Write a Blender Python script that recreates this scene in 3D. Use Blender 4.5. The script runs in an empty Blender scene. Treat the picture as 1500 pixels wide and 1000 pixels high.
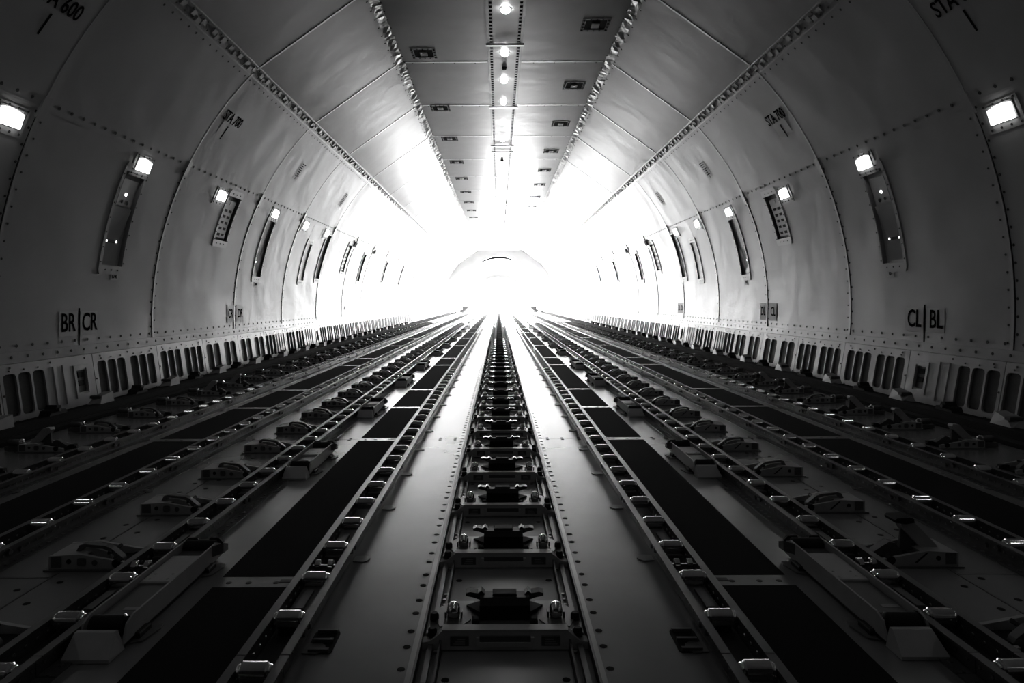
import bpy, math, random
from math import sin, cos, pi, radians, sqrt
from mathutils import Matrix, Vector
random.seed(7)
SC = bpy.context.scene
COL = SC.collection
# ------------------------------------------------------------------ camera
CAM_X, CAM_Z = -.011, .75
cd = bpy.data.cameras.new('camera'); cam = bpy.data.objects.new('camera', cd); COL.objects.link(cam)
cd.sensor_width = 36; cd.lens = 24; cd.clip_start = .05; cd.clip_end = 300
cd.shift_x = 19.5/1500; cd.shift_y = -60/1500
cam.matrix_world = Matrix.Translation((CAM_X, 0, CAM_Z)) @ Matrix.Rotation(pi/2, 4, 'X') @ Matrix.Rotation(-.004, 4, 'Z')
SC.camera = cam
# ------------------------------------------------------------------ world, view, light
w = bpy.data.worlds.new('world'); SC.world = w; w.use_nodes = True
w.node_tree.nodes['Background'].inputs[0].default_value = (.8, .8, .8, 1)
w.node_tree.nodes['Background'].inputs[1].default_value = .02
SC.view_settings.view_transform = 'Standard'; SC.view_settings.look = 'None'
SC.view_settings.exposure = 0; SC.view_settings.gamma = 1; SC.view_settings.use_curve_mapping = False
def area(name, loc, rot, sx, sy, power, spread=180):
    l = bpy.data.lights.new(name, 'AREA'); l.shape = 'RECTANGLE'; l.size = sx; l.size_y = sy; l.energy = power; l.spread = radians(spread)
    o = bpy.data.objects.new(name, l); COL.objects.link(o); o.location = loc; o.rotation_euler = rot
    return o
# daylight at the bright far end and side door, plus added fill lights (all aft of the visible, burnt-out zone)
area('aft_daylight', (.8, 39.5, 2.0), (-pi/2, 0, 0), 2.6, 3.2, 1380)
area('tail_light', (.0, 41.5, 2.6), (0, 0, 0), 1.5, 2.5, 2500)  # added fill that whitens the tail chamber, no lamp known there
area('cargo_door_daylight', (2.95, 27.5, 1.6), (0, pi/2, -radians(20)), 2.4, 3.2, 2000)
for i, (y, p) in enumerate([(15.5, 40), (18.5, 110), (22, 210), (26, 350), (30, 700), (35, 2400)]):
    area('aft_ceiling_light', (.06, y, 3.46), (radians(25), 0, 0), .9, 1.2, p, 110)  # added ceiling fill for the bright aft zone, no fixtures seen
    if y > 20:
        for s in (-1, 1):
            area('aft_side_light', (s*2.62, y, .16), (0, -s*radians(155), 0), .12, 1.6, p*.25, 90)  # added low side fill, no fixtures seen
# ------------------------------------------------------------------ materials
def mat(name, col, rough=.5, metal=0., noise=0., scale=8., bump=0., bscale=20., emit=None, strength=0., spec=.5, streak=False, coat=0.):
    m = bpy.data.materials.new(name); m.use_nodes = True
    nt = m.node_tree; b = nt.nodes['Principled BSDF']
    b.inputs['Base Color'].default_value = (col, col, col, 1)
    b.inputs['Roughness'].default_value = rough; b.inputs['Metallic'].default_value = metal
    b.inputs['Specular IOR Level'].default_value = spec
    b.inputs['Coat Weight'].default_value = coat
    if noise or bump:
        tc = nt.nodes.new('ShaderNodeTexCoord')
        mp = nt.nodes.new('ShaderNodeMapping'); nt.links.new(tc.outputs['Object'], mp.inputs[0])
        if streak: mp.inputs['Scale'].default_value = (1.5, .25, 1)
    if noise:
        n = nt.nodes.new('ShaderNodeTexNoise'); n.inputs['Scale'].default_value = scale; n.inputs['Detail'].default_value = 6
        nt.links.new(mp.outputs[0], n.inputs['Vector'])
        r = nt.nodes.new('ShaderNodeMapRange'); r.inputs['From Min'].default_value = .2; r.inputs['From Max'].default_value = .8
        r.inputs['To Min'].default_value = col*(1-noise); r.inputs['To Max'].default_value = min(1, col*(1+noise))
        nt.links.new(n.outputs['Fac'], r.inputs['Value']); nt.links.new(r.outputs[0], b.inputs['Base Color'])
    if bump:
        n2 = nt.nodes.new('ShaderNodeTexNoise'); n2.inputs['Scale'].default_value = bscale; n2.inputs['Detail'].default_value = 2
        nt.links.new(mp.outputs[0], n2.inputs['Vector'])
        bp = nt.nodes.new('ShaderNodeBump'); bp.inputs['Strength'].default_value = bump; bp.inputs['Distance'].default_value = .05
        nt.links.new(n2.outputs['Fac'], bp.inputs['Height']); nt.links.new(bp.outputs[0], b.inputs['Normal'])
    if emit is not None:
        b.inputs['Emission Color'].default_value = (emit, emit, emit, 1); b.inputs['Emission Strength'].default_value = strength
    return m
M = {
 'wall': mat('painted_lining', .38, .25, 0, .06, 3, .20, 1.6, spec=.8),
 'ceil': mat('ceiling_lining', .42, .33, 0, .08, 4, .10, 2.5, spec=.5),
 'joint': mat('joint_metal', .30, .30, .6),
 'jointd': mat('joint_dark', .05, .5),
 'foil': mat('crumpled_foil', .5, .45, .35, .35, 14, .3, 9),
 'screw': mat('screw_dark', .02, .7, .0, spec=.3),
 'deck': mat('deck_metal', .24, .25, .38, .16, 2.5, spec=.45),
 'flat': mat('matt_black', .012, .9, spec=.15),
 'deckd': mat('deck_metal_dark', .16, .42, .4, .15, 4),
 'black': mat('anti_slip_black', .0045, .95, spec=.1),
 'rail': mat('rail_metal', .115, .38, .55, .15, 20),
 'raild': mat('rail_inside', .035, .5, .3),
 'chrome': mat('roller_chrome', .95, .09, 1.),
 'strap': mat('strap_metal', .85, .28, .9),
 'rivet': mat('rivet_metal', .30, .3, .9),
 'cast': mat('cast_grey', .36, .45, .1, .12, 25),
 'castl': mat('ramp_grey', .42, .45, .1, .08, 25),
 'castd': mat('cast_dark', .09, .42, .1),
 'rubber': mat('black_rubber', .008, .7, spec=.25),
 'gloss': mat('black_gloss', .012, .16, .1),
 'kick': mat('kick_panel_paint', .30, .36, .1, .08, 5, .08, 5),
 'grille': mat('vent_mesh', .045, .6, .1, .3, 60),
 'fit': mat('fitting_grey', .28, .35, .2),
 'fitd': mat('fitting_dark', .045, .4, .1),
 'pane': mat('window_reveal', .45, .22, .4),
 'ink': mat('stencil_ink', .012, 1., spec=0),
 'decal': mat('decal_grey', .26, .45),
 'decall': mat('decal_light', .55, .45),
 'lamp': mat('lamp_lens', .8, .4, emit=1, strength=6),
 'spot': mat('spot_lens', .8, .4, emit=1, strength=24),
 'led': mat('led_lens', .8, .4, emit=1, strength=5),
}
# ------------------------------------------------------------------ mesh helpers
class MB:
    def __init__(s): s.v = []; s.f = []
    def add(s, vs, fs):
        k = len(s.v); s.v += [tuple(p) for p in vs]; s.f += [tuple(i+k for i in f) for f in fs]; return s
    def hexa(s, a, b):  # two quads -> box like solid
        return s.add(list(a)+list(b), [(3,2,1,0),(4,5,6,7),(0,1,5,4),(1,2,6,5),(2,3,7,6),(3,0,4,7)])
    def box(s, x0, x1, y0, y1, z0, z1, c=0.):
        if c:
            m = z1-c
            s.add([(x0,y0,z0),(x1,y0,z0),(x1,y1,z0),(x0,y1,z0),(x0,y0,m),(x1,y0,m),(x1,y1,m),(x0,y1,m),
                   (x0+c,y0+c,z1),(x1-c,y0+c,z1),(x1-c,y1-c,z1),(x0+c,y1-c,z1)],
                  [(3,2,1,0),(0,1,5,4),(1,2,6,5),(2,3,7,6),(3,0,4,7),(4,5,9,8),(5,6,10,9),(6,7,11,10),(7,4,8,11),(8,9,10,11)])
            return s
        return s.hexa([(x0,y0,z0),(x1,y0,z0),(x1,y1,z0),(x0,y1,z0)], [(x0,y0,z1),(x1,y0,z1),(x1,y1,z1),(x0,y1,z1)])
    def prism(s, pts, a, b, ax='y'):
        n = len(pts)
        def P(p, t):
            return {'y': (p[0], t, p[1]), 'x': (t, p[0], p[1]), 'z': (p[0], p[1], t)}[ax]
        s.add([P(p, a) for p in pts]+[P(p, b) for p in pts],
              [tuple(range(n))[::-1], tuple(range(n, 2*n))]+[(i, (i+1) % n, (i+1) % n+n, i+n) for i in range(n)])
        return s
    def lathe(s, prof, c, ax='x', n=12):  # prof [(t, r)]
        vs = []; fs = []
        for t, r in prof:
            for i in range(n):
                a = 2*pi*i/n; u, v_ = r*cos(a), r*sin(a)
                vs.append({'x': (c[0]+t, c[1]+u, c[2]+v_), 'y': (c[0]+u, c[1]+t, c[2]+v_), 'z': (c[0]+u, c[1]+v_, c[2]+t)}[ax])
        for k in range(len(prof)-1):
            for i in range(n):
                j = (i+1) % n; fs.append((k*n+i, k*n+j, (k+1)*n+j, (k+1)*n+i))
        fs.append(tuple(range(n))[::-1]); fs.append(tuple((len(prof)-1)*n+i for i in range(n)))
        return s.add(vs, fs)
    def cyl(s, c, r, h, ax='z', n=10): return s.lathe([(0, r), (h, r)], c, ax, n)
    def tri(s):
        return sum(len(f)-2 for f in s.f)
    def mesh(s, name, m, smooth=False):
        me = bpy.data.meshes.new(name); me.from_pydata(s.v, [], s.f)
        me.materials.append(M[m]); me.validate()
        import bmesh
        bm = bmesh.new(); bm.from_mesh(me); bmesh.ops.recalc_face_normals(bm, faces=bm.faces); bm.to_mesh(me); bm.free()
        if smooth:
            me.polygons.foreach_set('use_smooth', [True]*len(me.polygons))
            me.set_sharp_from_angle(angle=radians(40))
        return me
    def obj(s, name, m, parent=None, smooth=False, kind=None, label=None, loc=None):
        o = bpy.data.objects.new(name, s.mesh(name, m, smooth)); COL.objects.link(o)
        if parent: o.parent = parent
        if kind: o['kind'] = kind
        if label: o['label'] = label
        if loc: o.location = loc
        return o
def empty(name, loc=(0, 0, 0), kind=None, label=None, cat=None, group=None):
    o = bpy.data.objects.new(name, None); COL.objects.link(o); o.location = loc; o.empty_display_size = .1
    if kind: o['kind'] = kind
    tag(o, label, cat, group); return o
def tag(o, label=None, cat=None, group=None):
    if label: o['label'] = label
    if cat: o['category'] = cat
    if group: o['group'] = group
    return o
KIDS = {}
def kids(o):
    return [c for c in bpy.data.objects if c.parent == o]
def tree(o):
    return (o, [tree(c) for c in kids(o)])
def copy_tree(t, parent=None, label=None, loc=None):
    c = t[0].copy(); COL.objects.link(c)
    if parent: c.parent = parent
    if label: c['label'] = label
    if loc: c.location = loc
    for k in t[1]: copy_tree(k, c)
    return c
def inst(o, parent=None, loc=(0, 0, 0), rot=None):
    c = bpy.data.objects.new(o.name.split('.')[0], o.data); COL.objects.link(c)
    c.parent = parent; c.location = loc
    if rot: c.rotation_euler = rot
    return c
ORD = ['', 'first', 'second', 'third', 'fourth', 'fifth', 'sixth', 'seventh', 'eighth', 'ninth', 'tenth', 'eleventh', 'twelfth',
       'thirteenth', 'fourteenth', 'fifteenth', 'sixteenth', 'seventeenth', 'eighteenth', 'nineteenth', 'twentieth',
       'twenty-first', 'twenty-second', 'twenty-third', 'twenty-fourth', 'twenty-fifth', 'twenty-sixth', 'twenty-seventh',
       'twenty-eighth', 'twenty-ninth', 'thirtieth']
SIDE = {-1: 'left', 1: 'right'}
# ------------------------------------------------------------------ hull geometry
R, HZ, SH = 3.1, .63, .019
RINGS = [-2.5, -1.4, .46, 2.32, 4.14, 6.06, 7.93, 9.68, 11.5, 13.37, 15.2, 17.07, 18.94, 20.8, 22.68, 24.55, 26.4, 28.3, 30.2, 32.1, 34, 36, 38]
T_LO, T_SEAM, T_TOP = -4.8, 24.6, 44.2
def hp(s, th, y, off=0.):
    t = radians(th); z = HZ+(R-off)*sin(t)
    return Vector((s*(R-off)*cos(t)+SH*z, y, z))
Z_CEIL, X_COR = 3.52, 1.21
def sp(s, t, y, off=0.):  # sloped panel, t 0 (side seam) .. 1 (ceiling corner)
    x0, z0 = 2.224, 2.791
    x = x0+(X_COR-x0)*t; z = z0+(Z_CEIL-z0)*t
    n = Vector((-(Z_CEIL-z0), 0, -(x0-X_COR))).normalized()
    return Vector((s*(x+n.x*off)+SH*z, y, z+n.z*off))
def surf(m, F, ys, ts, off=0.):
    """grid of quads over F(t,y)"""
    vs = [F(t, y, off) for y in ys for t in ts]; n = len(ts)
    m.add(vs, [(i*n+j, i*n+j+1, (i+1)*n+j+1, (i+1)*n+j) for i in range(len(ys)-1) for j in range(n-1)])
def slab(m, F, y0, y1, t0, t1, o0, o1, nt=1, ny=1):
    """raised strip from offset o0 (wall) to o1 (room side)"""
    ts = [t0+(t1-t0)*k/nt for k in range(nt+1)]
    for k in range(nt):
        a, b = ts[k], ts[k+1]
        m.hexa([F(a, y0, o0), F(b, y0, o0), F(b, y1, o0), F(a, y1, o0)], [F(a, y0, o1), F(b, y0, o1), F(b, y1, o1), F(a, y1, o1)])
def dot(m, F, t, y, r, off, dt=None, n=6):
    """small screw head lying on surface F"""
    c = F(t, y, off); e = (F(t+.05 if dt is None else t+dt, y, off)-c).normalized(); yv = Vector((0, 1, 0))
    nn = e.cross(yv); 
    if nn.dot(F(t, y, off+.01)-c) < 0: nn = -nn
    vs = [c+e*r*cos(2*pi*i/n)+yv*r*sin(2*pi*i/n) for i in range(n)]
    vs += [v+nn*.003 for v in vs]
    m.add(vs, [tuple(range(n, 2*n))]+[(i, (i+1) % n, (i+1) % n+n, i+n) for i in range(n)])
def frange(a, b, n): return [a+(b-a)*k/n for k in range(n+1)]

# windows and panels: (y centre, width, th0, th1, kind)
FIT = [(5.36, .34, 6.9, 21.9, 'plug'), (7.27, .36, 13.8, 24.0, 'vent'), (8.56, .32, 7.4, 22.0, 'glass'), (10.45, .31, 7.6, 19.4, 'plain'),
       (11.35, .31, 8.6, 23.6, 'glass'), (13.0, .34, 12.1, 23.0, 'vent'), (14.6, .31, 9.6, 21.6, 'glass'), (17.5, .31, 10.5, 21.6, 'glass'),
       (20.4, .31, 10.6, 22.6, 'glass'), (23.3, .34, 11.3, 23.3, 'vent')]
LAMPS = [(3.93, 22.6), (5.40, 22.8), (6.92, 22.7), (8.55, 23.2), (9.9, 23.3), (11.1, 23.4)]
DARKLAMPS = [(13.3, 23.4), (15.4, 23.4)]
FIT = [(y, wd, a, min(b, 23.9), k) for y, wd, a, b, k in FIT]
HM = {'L': -1, 'R': 1}
wall = {}
for s in (-1, 1):
    W = empty('wall_'+SIDE[s], kind='structure'); wall[s] = W
    F = lambda t, y, o, s=s: hp(s, t, y, o)
    for i in range(len(RINGS)-1):
        ya, yb = RINGS[i]+.004, RINGS[i+1]-.004
        # lower lining panel with window openings
        m = MB(); hs = [h for h in FIT if ya < h[0] < yb]
        cuts = [ya]
        cells = []
        cur = ya
        for (yc, wd, a, b, k) in sorted(hs):
            cells.append((cur, yc-wd/2+.03, None)); cells.append((yc-wd/2+.03, yc+wd/2-.03, (a+.6, b-.6))); cur = yc+wd/2-.03
        cells.append((cur, yb, None))
        for (c0, c1, h) in cells:
            ny = max(1, int((c1-c0)/.45))
            if h is None: surf(m, F, frange(c0, c1, ny), frange(T_LO, T_SEAM, 30), 0)
            else:
                surf(m, F, [c0, c1], frange(T_LO, h[0], 16), 0); surf(m, F, [c0, c1], frange(h[1], T_SEAM, 2), 0)
        m.obj('lining_panel', 'wall', W, smooth=True)
        m = MB(); surf(m, F, frange(ya, yb, 2), frange(T_SEAM, T_TOP, 20), .004); m.obj('lining_panel', 'wall', W, smooth=True)
        # ring joint strap
        y = RINGS[i]
        m = MB(); slab(m, F, y-.012, y+.012, T_LO, T_TOP, 0, .006, 40); st = m.obj('joint_strap', 'joint', W, smooth=True)
        m = MB(); slab(m, F, y-.0175, y-.012, T_LO, T_TOP, -.002, .0015, 40); m.obj('joint_seal', 'flat', W, smooth=True)
        m = MB()
        if y < 20:
            for k in range(24): dot(m, F, T_LO+1+k*2, y-.035, .009 if y < 12 else .007, .0005)
            for k in range(24): dot(m, F, T_LO+2+k*2, y+.04, .007, .0005)
            m.obj('screws', 'screw', W, kind='stuff')
    # light-seam: overlap edge and row of screws
    m = MB(); slab(m, F, RINGS[0], 38, T_SEAM-.02, T_SEAM+.35, .0, .0055, 1); m.obj('seam_edge', 'wall', W)
    m = MB(); y = 2.4
    while y < 22:
        if min(abs(y-r) for r in RINGS) > .05: dot(m, F, T_SEAM+.9, y, .0115 if y < 9 else .010, .005)
        y += .125
    m.obj('screws', 'screw', W, kind='stuff')
    # bracket where ring crosses seam
    for y in RINGS[3:14]:
        m = MB(); slab(m, F, y-.03, y+.035, T_SEAM-1.0, T_SEAM+1.6, .0, .016, 2); m.obj('seam_clip', 'joint', W)
    # top seam with laced strip
    m = MB()
    slab(m, F, RINGS[0], 38, T_TOP-1.0, T_TOP-.8, .0, .012); slab(m, F, RINGS[0], 38, T_TOP+.9, T_TOP+1.1, -.02, .012)
    m.obj('seam_edge', 'joint', W)
    m = MB(); slab(m, F, RINGS[0], 38, T_TOP-.8, T_TOP+.95, -.03, .003); m.obj('seam_channel', 'fit', W)
    m = MB(); y = 2.5; n = 0
    while y < 24:
        n += 1
        a = T_TOP-.7+(.15 if n % 2 else .55)
        if n % 4 != 3: slab(m, F, y, y+.055, a, a+.75, .003, .012+.004*(n % 3))
        y += .085
    m.obj('lacing', 'kick', W, kind='stuff')
    m = MB(); y = 2.5
    while y < 20:
        dot(m, F, T_TOP-1.6, y, .010, .002); dot(m, F, T_TOP-.35, y+.06, .009, .014); dot(m, F, T_TOP+.6, y, .008, .01)
        y += .12
    m.obj('screws', 'screw', W, kind='stuff')
    # bottom overlap above kick panels
    m = MB(); slab(m, F, RINGS[0], 38, -4.9, -3.6, .0, .022); m.obj('lower_trim', 'wall', W)
    m = MB(); y = 2.4
    while y < 22:
        dot(m, F, -2.9, y, .010, .002); dot(m, F, -4.2, y+.07, .010, .022); y += .15
    m.obj('screws', 'screw', W, kind='stuff')

# ceiling ----------------------------------------------------------
C = empty('ceiling', kind='structure')
cf = lambda t, y, o: Vector((t*X_COR+SH*Z_CEIL, y, Z_CEIL-o))
CX = SH*Z_CEIL
SW = .185
for i in range(len(RINGS)-1):
    ya, yb = RINGS[i]+.004, RINGS[i+1]-.004
    for s in (-1, 1):
        m = MB(); surf(m, cf, frange(ya, yb, 2), [s*(SW+.0)/X_COR, s*.6, s*1.0], 0)
        m.obj('ceiling_panel', 'ceil', C)
        G = lambda t, y, o, s=s: sp(s, t, y, o)
        m = MB(); surf(m, G, frange(ya, yb, 2), [0.0, .33, .66, 1.0], 0)
        m.obj('sloped_panel', 'ceil', C)
        y = RINGS[i]
        m = MB(); slab(m, G, y-.012, y+.012, .02, .99, 0, .003); m.obj('joint_strap', 'strap', C)
        m = MB(); slab(m, G, y-.021, y-.012, .02, .99, -.002, .001); m.obj('joint_seal', 'flat', C)
        m = MB(); slab(m, cf, y-.014, y+.014, s*(SW+.01)/X_COR, s*.985, 0, .003); m.obj('joint_strap', 'strap', C)
        m = MB(); slab(m, cf, y-.021, y-.012, s*(SW+.01)/X_COR, s*.985, -.002, .001); m.obj('joint_seal', 'flat', C)
        if 2 < y < 20:
            m = MB()
            for k in range(5): dot(m, G, .12+k*.19, y-.03, .009, .002)
            for k in range(4): dot(m, cf, s*(.28+k*.2), y, .008, .011)
            m.obj('screws', 'screw', C, kind='stuff')
# ceiling corner strip of crumpled foil brackets
for s in (-1, 1):
    G = lambda t, y, o, s=s: sp(s, t, y, o)
    m = MB(); y = 2.0; n = 0
    while y < 26:
        n += 1; L = random.uniform(.09, .16)
        j = [random.uniform(-.012, .012) for _ in range(6)]
        a0 = Vector((s*(X_COR-.045)+CX+j[0]*s, y, Z_CEIL-.006)); a1 = Vector((s*(X_COR-.045)+CX+j[1]*s, y+L, Z_CEIL-.006))
        b0 = Vector((s*(X_COR+.005)+CX, y, Z_CEIL-.02+j[2])); b1 = Vector((s*(X_COR+.005)+CX, y+L, Z_CEIL-.02-j[2]))
        c0 = sp(s, .955, y, .006+j[3]*.3); c1 = sp(s, .955, y+L, .006-j[3]*.3)
        m.add([a0, a1, b0, b1, c0, c1], [(0, 1, 3, 2), (2, 3, 5, 4)])
        y += L
    m.obj('corner_foil', 'foil', C, kind='stuff')
    m = MB(); y = 4.
    while y < 18:
        dot(m, G, .94, y, .010, .012); dot(m, cf, s*.955, y+.1, .009, .012); y += .2
    m.obj('screws', 'screw', C, kind='stuff')
# centre strip of the ceiling: tray, slotted rails, cross bars
m = MB(); m.box(CX-.125, CX+.125, -2.5, 38, Z_CEIL-.004, Z_CEIL+.01); strip = m.obj('light_strip', 'ceil', C)
for s in (-1, 1):
    m = MB()
    x0, x1 = sorted((CX+s*.13, CX+s*.162)); m.box(x0, x1, -2.5, 38, Z_CEIL+.012, Z_CEIL+.02)
    m.obj('slot_backing', 'flat', C)
    m = MB(); x2, x3 = sorted((CX+s*.162, CX+s*.19)); m.box(x2, x3, -2.5, 38, Z_CEIL-.022, Z_CEIL+.01)
    x2, x3 = sorted((CX+s*.124, CX+s*.132)); m.box(x2, x3, -2.5, 38, Z_CEIL-.016, Z_CEIL+.01)
    m.obj('slotted_rail', 'kick', C)
    m = MB(); y = 5.5
    while y < 18:
        m.box(x0, x1, y, y+.036, Z_CEIL+.001, Z_CEIL+.004); y += .088
    m.obj('slot_webs', 'fit', C, kind='stuff')
for y in (5.0, 7.35, 9.72, 12.15, 12.65, 15.14, 17.0, 19.4, 21.8):
    m = MB(); m.box(CX-.205, CX+.205, y-.022, y+.022, Z_CEIL-.030, Z_CEIL-.022); m.obj('cross_bar', 'strap', C)
    m = MB(); m.box(CX-.205, CX+.205, y-.03, y-.022, Z_CEIL-.031, Z_CEIL-.014); m.obj('cross_bar_edge', 'jointd', C)
for y in (8.1, 13.45):
    m = MB(); m.lathe([(-.03, .022), (0, .03)], (CX, y, Z_CEIL-.004), 'z', 12); m.obj('sensor_knob', 'rubber', C, smooth=True)
# aft bulkhead frame and tail section
W = empty('wall_aft', kind='structure')
m = MB(); N = 40
def ringpt(r, a, y): return (r*cos(a)+SH*1.5, y, HZ+.05+r*sin(a))
vo = [ringpt(3.2, radians(-14)+radians(208)*k/N, 37.9) for k in range(N+1)]
vi = [(2.15*cos(radians(-14)+radians(208)*k/N)+.03, 37.9, HZ+.2+2.4*sin(radians(-14)+radians(208)*k/N)) for k in range(N+1)]
m.add(vo+vi, [(k, k+1, k+1+N+1, k+N+1) for k in range(N)])
vj = [(p[0]*.99, 38.5, p[2]) for p in vi]
m.add(vi+vj, [(k, k+1, k+1+N+1, k+N+1) for k in range(N)])
m.obj('bulkhead_frame', 'wall', W, smooth=True)
m = MB(); rows = []
for y, k in ((38.5, .86), (42, .8), (46, .66)):
    rows += [(3.1*k*cos(pi*j/24)+.03, y, -.1+(HZ+R*sin(pi*j/24))*k) for j in range(25)]
m.add(rows, [(r*25+j, r*25+j+1, r*25+j+26, r*25+j+25) for r in range(2) for j in range(24)])
m.add([(-3, 46, -.4), (3, 46, -.4), (3, 46, 3.2), (-3, 46, 3.2)], [(0, 1, 2, 3)])
m.obj('tail_lining', 'wall', W, smooth=True)
W = empty('wall_forward', kind='structure')
m = MB(); m.box(-3.3, 3.3, -2.6, -2.5, -.1, 3.8); m.obj('nose_partition', 'flat', W)  # unseen cap added behind the camera, black to keep light down

# ------------------------------------------------------------------ floor
FL = empty('floor', kind='structure')
m = MB(); m.box(-3.15, 3.15, -2.6, 46, -.08, -.006); m.obj('subfloor', 'deckd', FL)
GAPS = [1.825, 3.70, 4.80, 5.77, 7.95, 8.93, 11.4, 13.6, 16.0, 18.4, 20.8, 23.2, 26, 29, 32, 35, 38]
YJ = [-.6, 1.2, 3.70, 6.06, 7.9, 11.5, 15.2, 18.9, 24, 30, 36, 43.8]
# bare deck panels per lane
for s in (-1, 1):
    for (a, b, mm) in ((.19, .555, 'deck'), (.765, .93, 'deck'), (1.02, 1.43, 'deck'), (1.865, 1.95, 'deck'), (2.05, 2.58, 'deck')):
        for i in range(len(YJ)-1):
            x0, x1 = sorted((s*a, s*b)); m = MB(); m.box(x0, x1, YJ[i]+.002, YJ[i+1]-.002, -.005, 0)
            m.obj('deck_panel', mm, FL)
    for (a, b) in ((.555, .765), (1.53, 1.865)):
        g = [-.6]+GAPS
        for i in range(len(g)-1):
            x0, x1 = sorted((s*a, s*b))
            o = .035 if i else 0
            m = MB(); m.box(x0, x1, g[i]+o, g[i+1]-.035, -.005, .0015); m.obj('anti_slip_panel', 'black', FL)
            m = MB(); m.box(x0, x1, g[i+1]-.034, g[i+1]+.034, -.005, .0005); m.obj('gap_plate', 'deck', FL)
        m = MB()
        for y in g[1:8]:
            for t in (.25, .6, .85):
                m.cyl(((a+(b-a)*t)*s, y-.005, .0005), .008, .0008, n=8)
        for y in g[1:3]:
            m.box(*sorted((s*(a+.015), s*(a+.045))), y-.005, y+.015, .0005, .0015)
        m.obj('panel_screws', 'screw', FL, kind='stuff')
for i in range(len(YJ)-1):
    m = MB(); m.box(-.135, .135, YJ[i]+.002, YJ[i+1]-.002, -.005, 0); m.obj('deck_panel', 'deck', FL)
# seam line between the lock rows, screws on the deck
m = MB()
for s in (-1, 1):
    y = 1.0
    while y < 12:
        m.cyl((s*1.235-.035, y, 0), .009, .0006, n=8); m.cyl((s*1.235+.045, y+.05, 0), .009, .0006, n=8); y += .13
    y = 1.0
    while y < 14:
        m.cyl((s*.213, y, 0), .0085, .0006, n=8); m.cyl((s*.213, y+.07, 0), .0085, .0006, n=8); m.cyl((s*.12, y+.03, 0), .0085, .0006, n=8)
        y += .16
    for x in (.25, .33, .42, 1.1, 1.35, .82):
        for yy in (3.68, 3.72): m.cyl((s*x, yy, 0), .009, .0006, n=8)
m.obj('deck_screws', 'flat', FL, kind='stuff')
m = MB()
for s in (-1, 1): m.box(s*1.235-.0025, s*1.235+.0025, -.5, 14, 0, .0008)
for yy in (1.86, 6.06): 
    for s in (-1, 1): m.box(*sorted((s*1.24, s*1.43)), yy-.002, yy+.002, 0, .0008)
m.obj('seam_lines', 'jointd', FL)
# stencil label plates on the deck
for (x, y, a, b) in ((-.79, 1.29, .05, .02), (.80, 1.29, .05, .02), (0, 1.27, .055, .018)):
    m = MB(); m.box(x-a, x+a, y-b, y+b, 0, .0012); m.obj('deck_decal', 'decal', FL)

# baseboards: kick panels with vent grilles ---------------------------
def kp(s, u, y, o=0.):  # u height 0..1
    z = -.01+.375*u
    return Vector((s*(3.0+.06*u-o)+SH*z, y, z))
PNL = {}
def kick_boundaries():
    b = [RINGS[1]]
    for i in range(1, len(RINGS)-1): b += [(RINGS[i]+RINGS[i+1])/2, RINGS[i+1]]
    return b
KB = kick_boundaries()
def holed(m, F, y0, y1, u0, u1, hy0, hy1, hu0, hu1, cr=.28, dep=.014):
    """rect cell with a rounded opening and inward walls"""
    hw = (hy1-hy0); hh = (hu1-hu0); cy = hw*cr; cu = cy/.375
    hp_ = [(hy0+cy, hu0), (hy1-cy, hu0), (hy1-cy*.3, hu0+cu*.3), (hy1, hu0+cu), (hy1, hu1-cu), (hy1-cy*.3, hu1-cu*.3), (hy1-cy, hu1), (hy0+cy, hu1), (hy0+cy*.3, hu1-cu*.3), (hy0, hu1-cu), (hy0, hu0+cu), (hy0+cy*.3, hu0+cu*.3)]
    rp = [(hy0+cy, u0), (hy1-cy, u0), (y1, u0), (y1, hu0+cu), (y1, hu1-cu), (y1, u1), (hy1-cy, u1), (hy0+cy, u1), (y0, u1), (y0, hu1-cu), (y0, hu0+cu), (y0, u0)]
    n = 12
    vs = [F(u, y, 0) for y, u in rp]+[F(u, y, 0) for y, u in hp_]+[F(u, y, -dep) for y, u in hp_]
    m.add(vs, [(i, (i+1) % n, (i+1) % n+n, i+n) for i in range(n)]+[(i+n, (i+1) % n+n, (i+1) % n+2*n, i+2*n) for i in range(n)])
    return hp_
def kick_layout(ya, yb, idx):
    """slots [(y0,y1)], ribs [y], outlet y or None"""
    L = yb-ya; yc = (ya+yb)/2
    def grp(y0, n, wd, g=.018): return [(y0+i*(wd+g), y0+i*(wd+g)+wd) for i in range(n)]
    if abs(ya-4.14) < .05: return grp(ya+.03, 3, .115), [ya+.50, ya+.60], ya+.80
    if ya < 6.9: return grp(ya+.05, 3, .115)+grp(ya+.51, 3, .115), [], None
    if ya < 8.7: return grp(ya+.07, 2, .155)+grp(ya+.52, 2, .155), [], None
    if ya < 9.6: return grp(ya+.05, 3, .115), [ya+.5, ya+.6, ya+.7, ya+.8], None
    if abs(ya-10.59) < .2: return [], [ya+.12+.11*i for i in range(4)], ya+.75
    return grp(ya+.05, 3, .115)+grp(ya+.51, 3, .115), [], None
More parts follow.
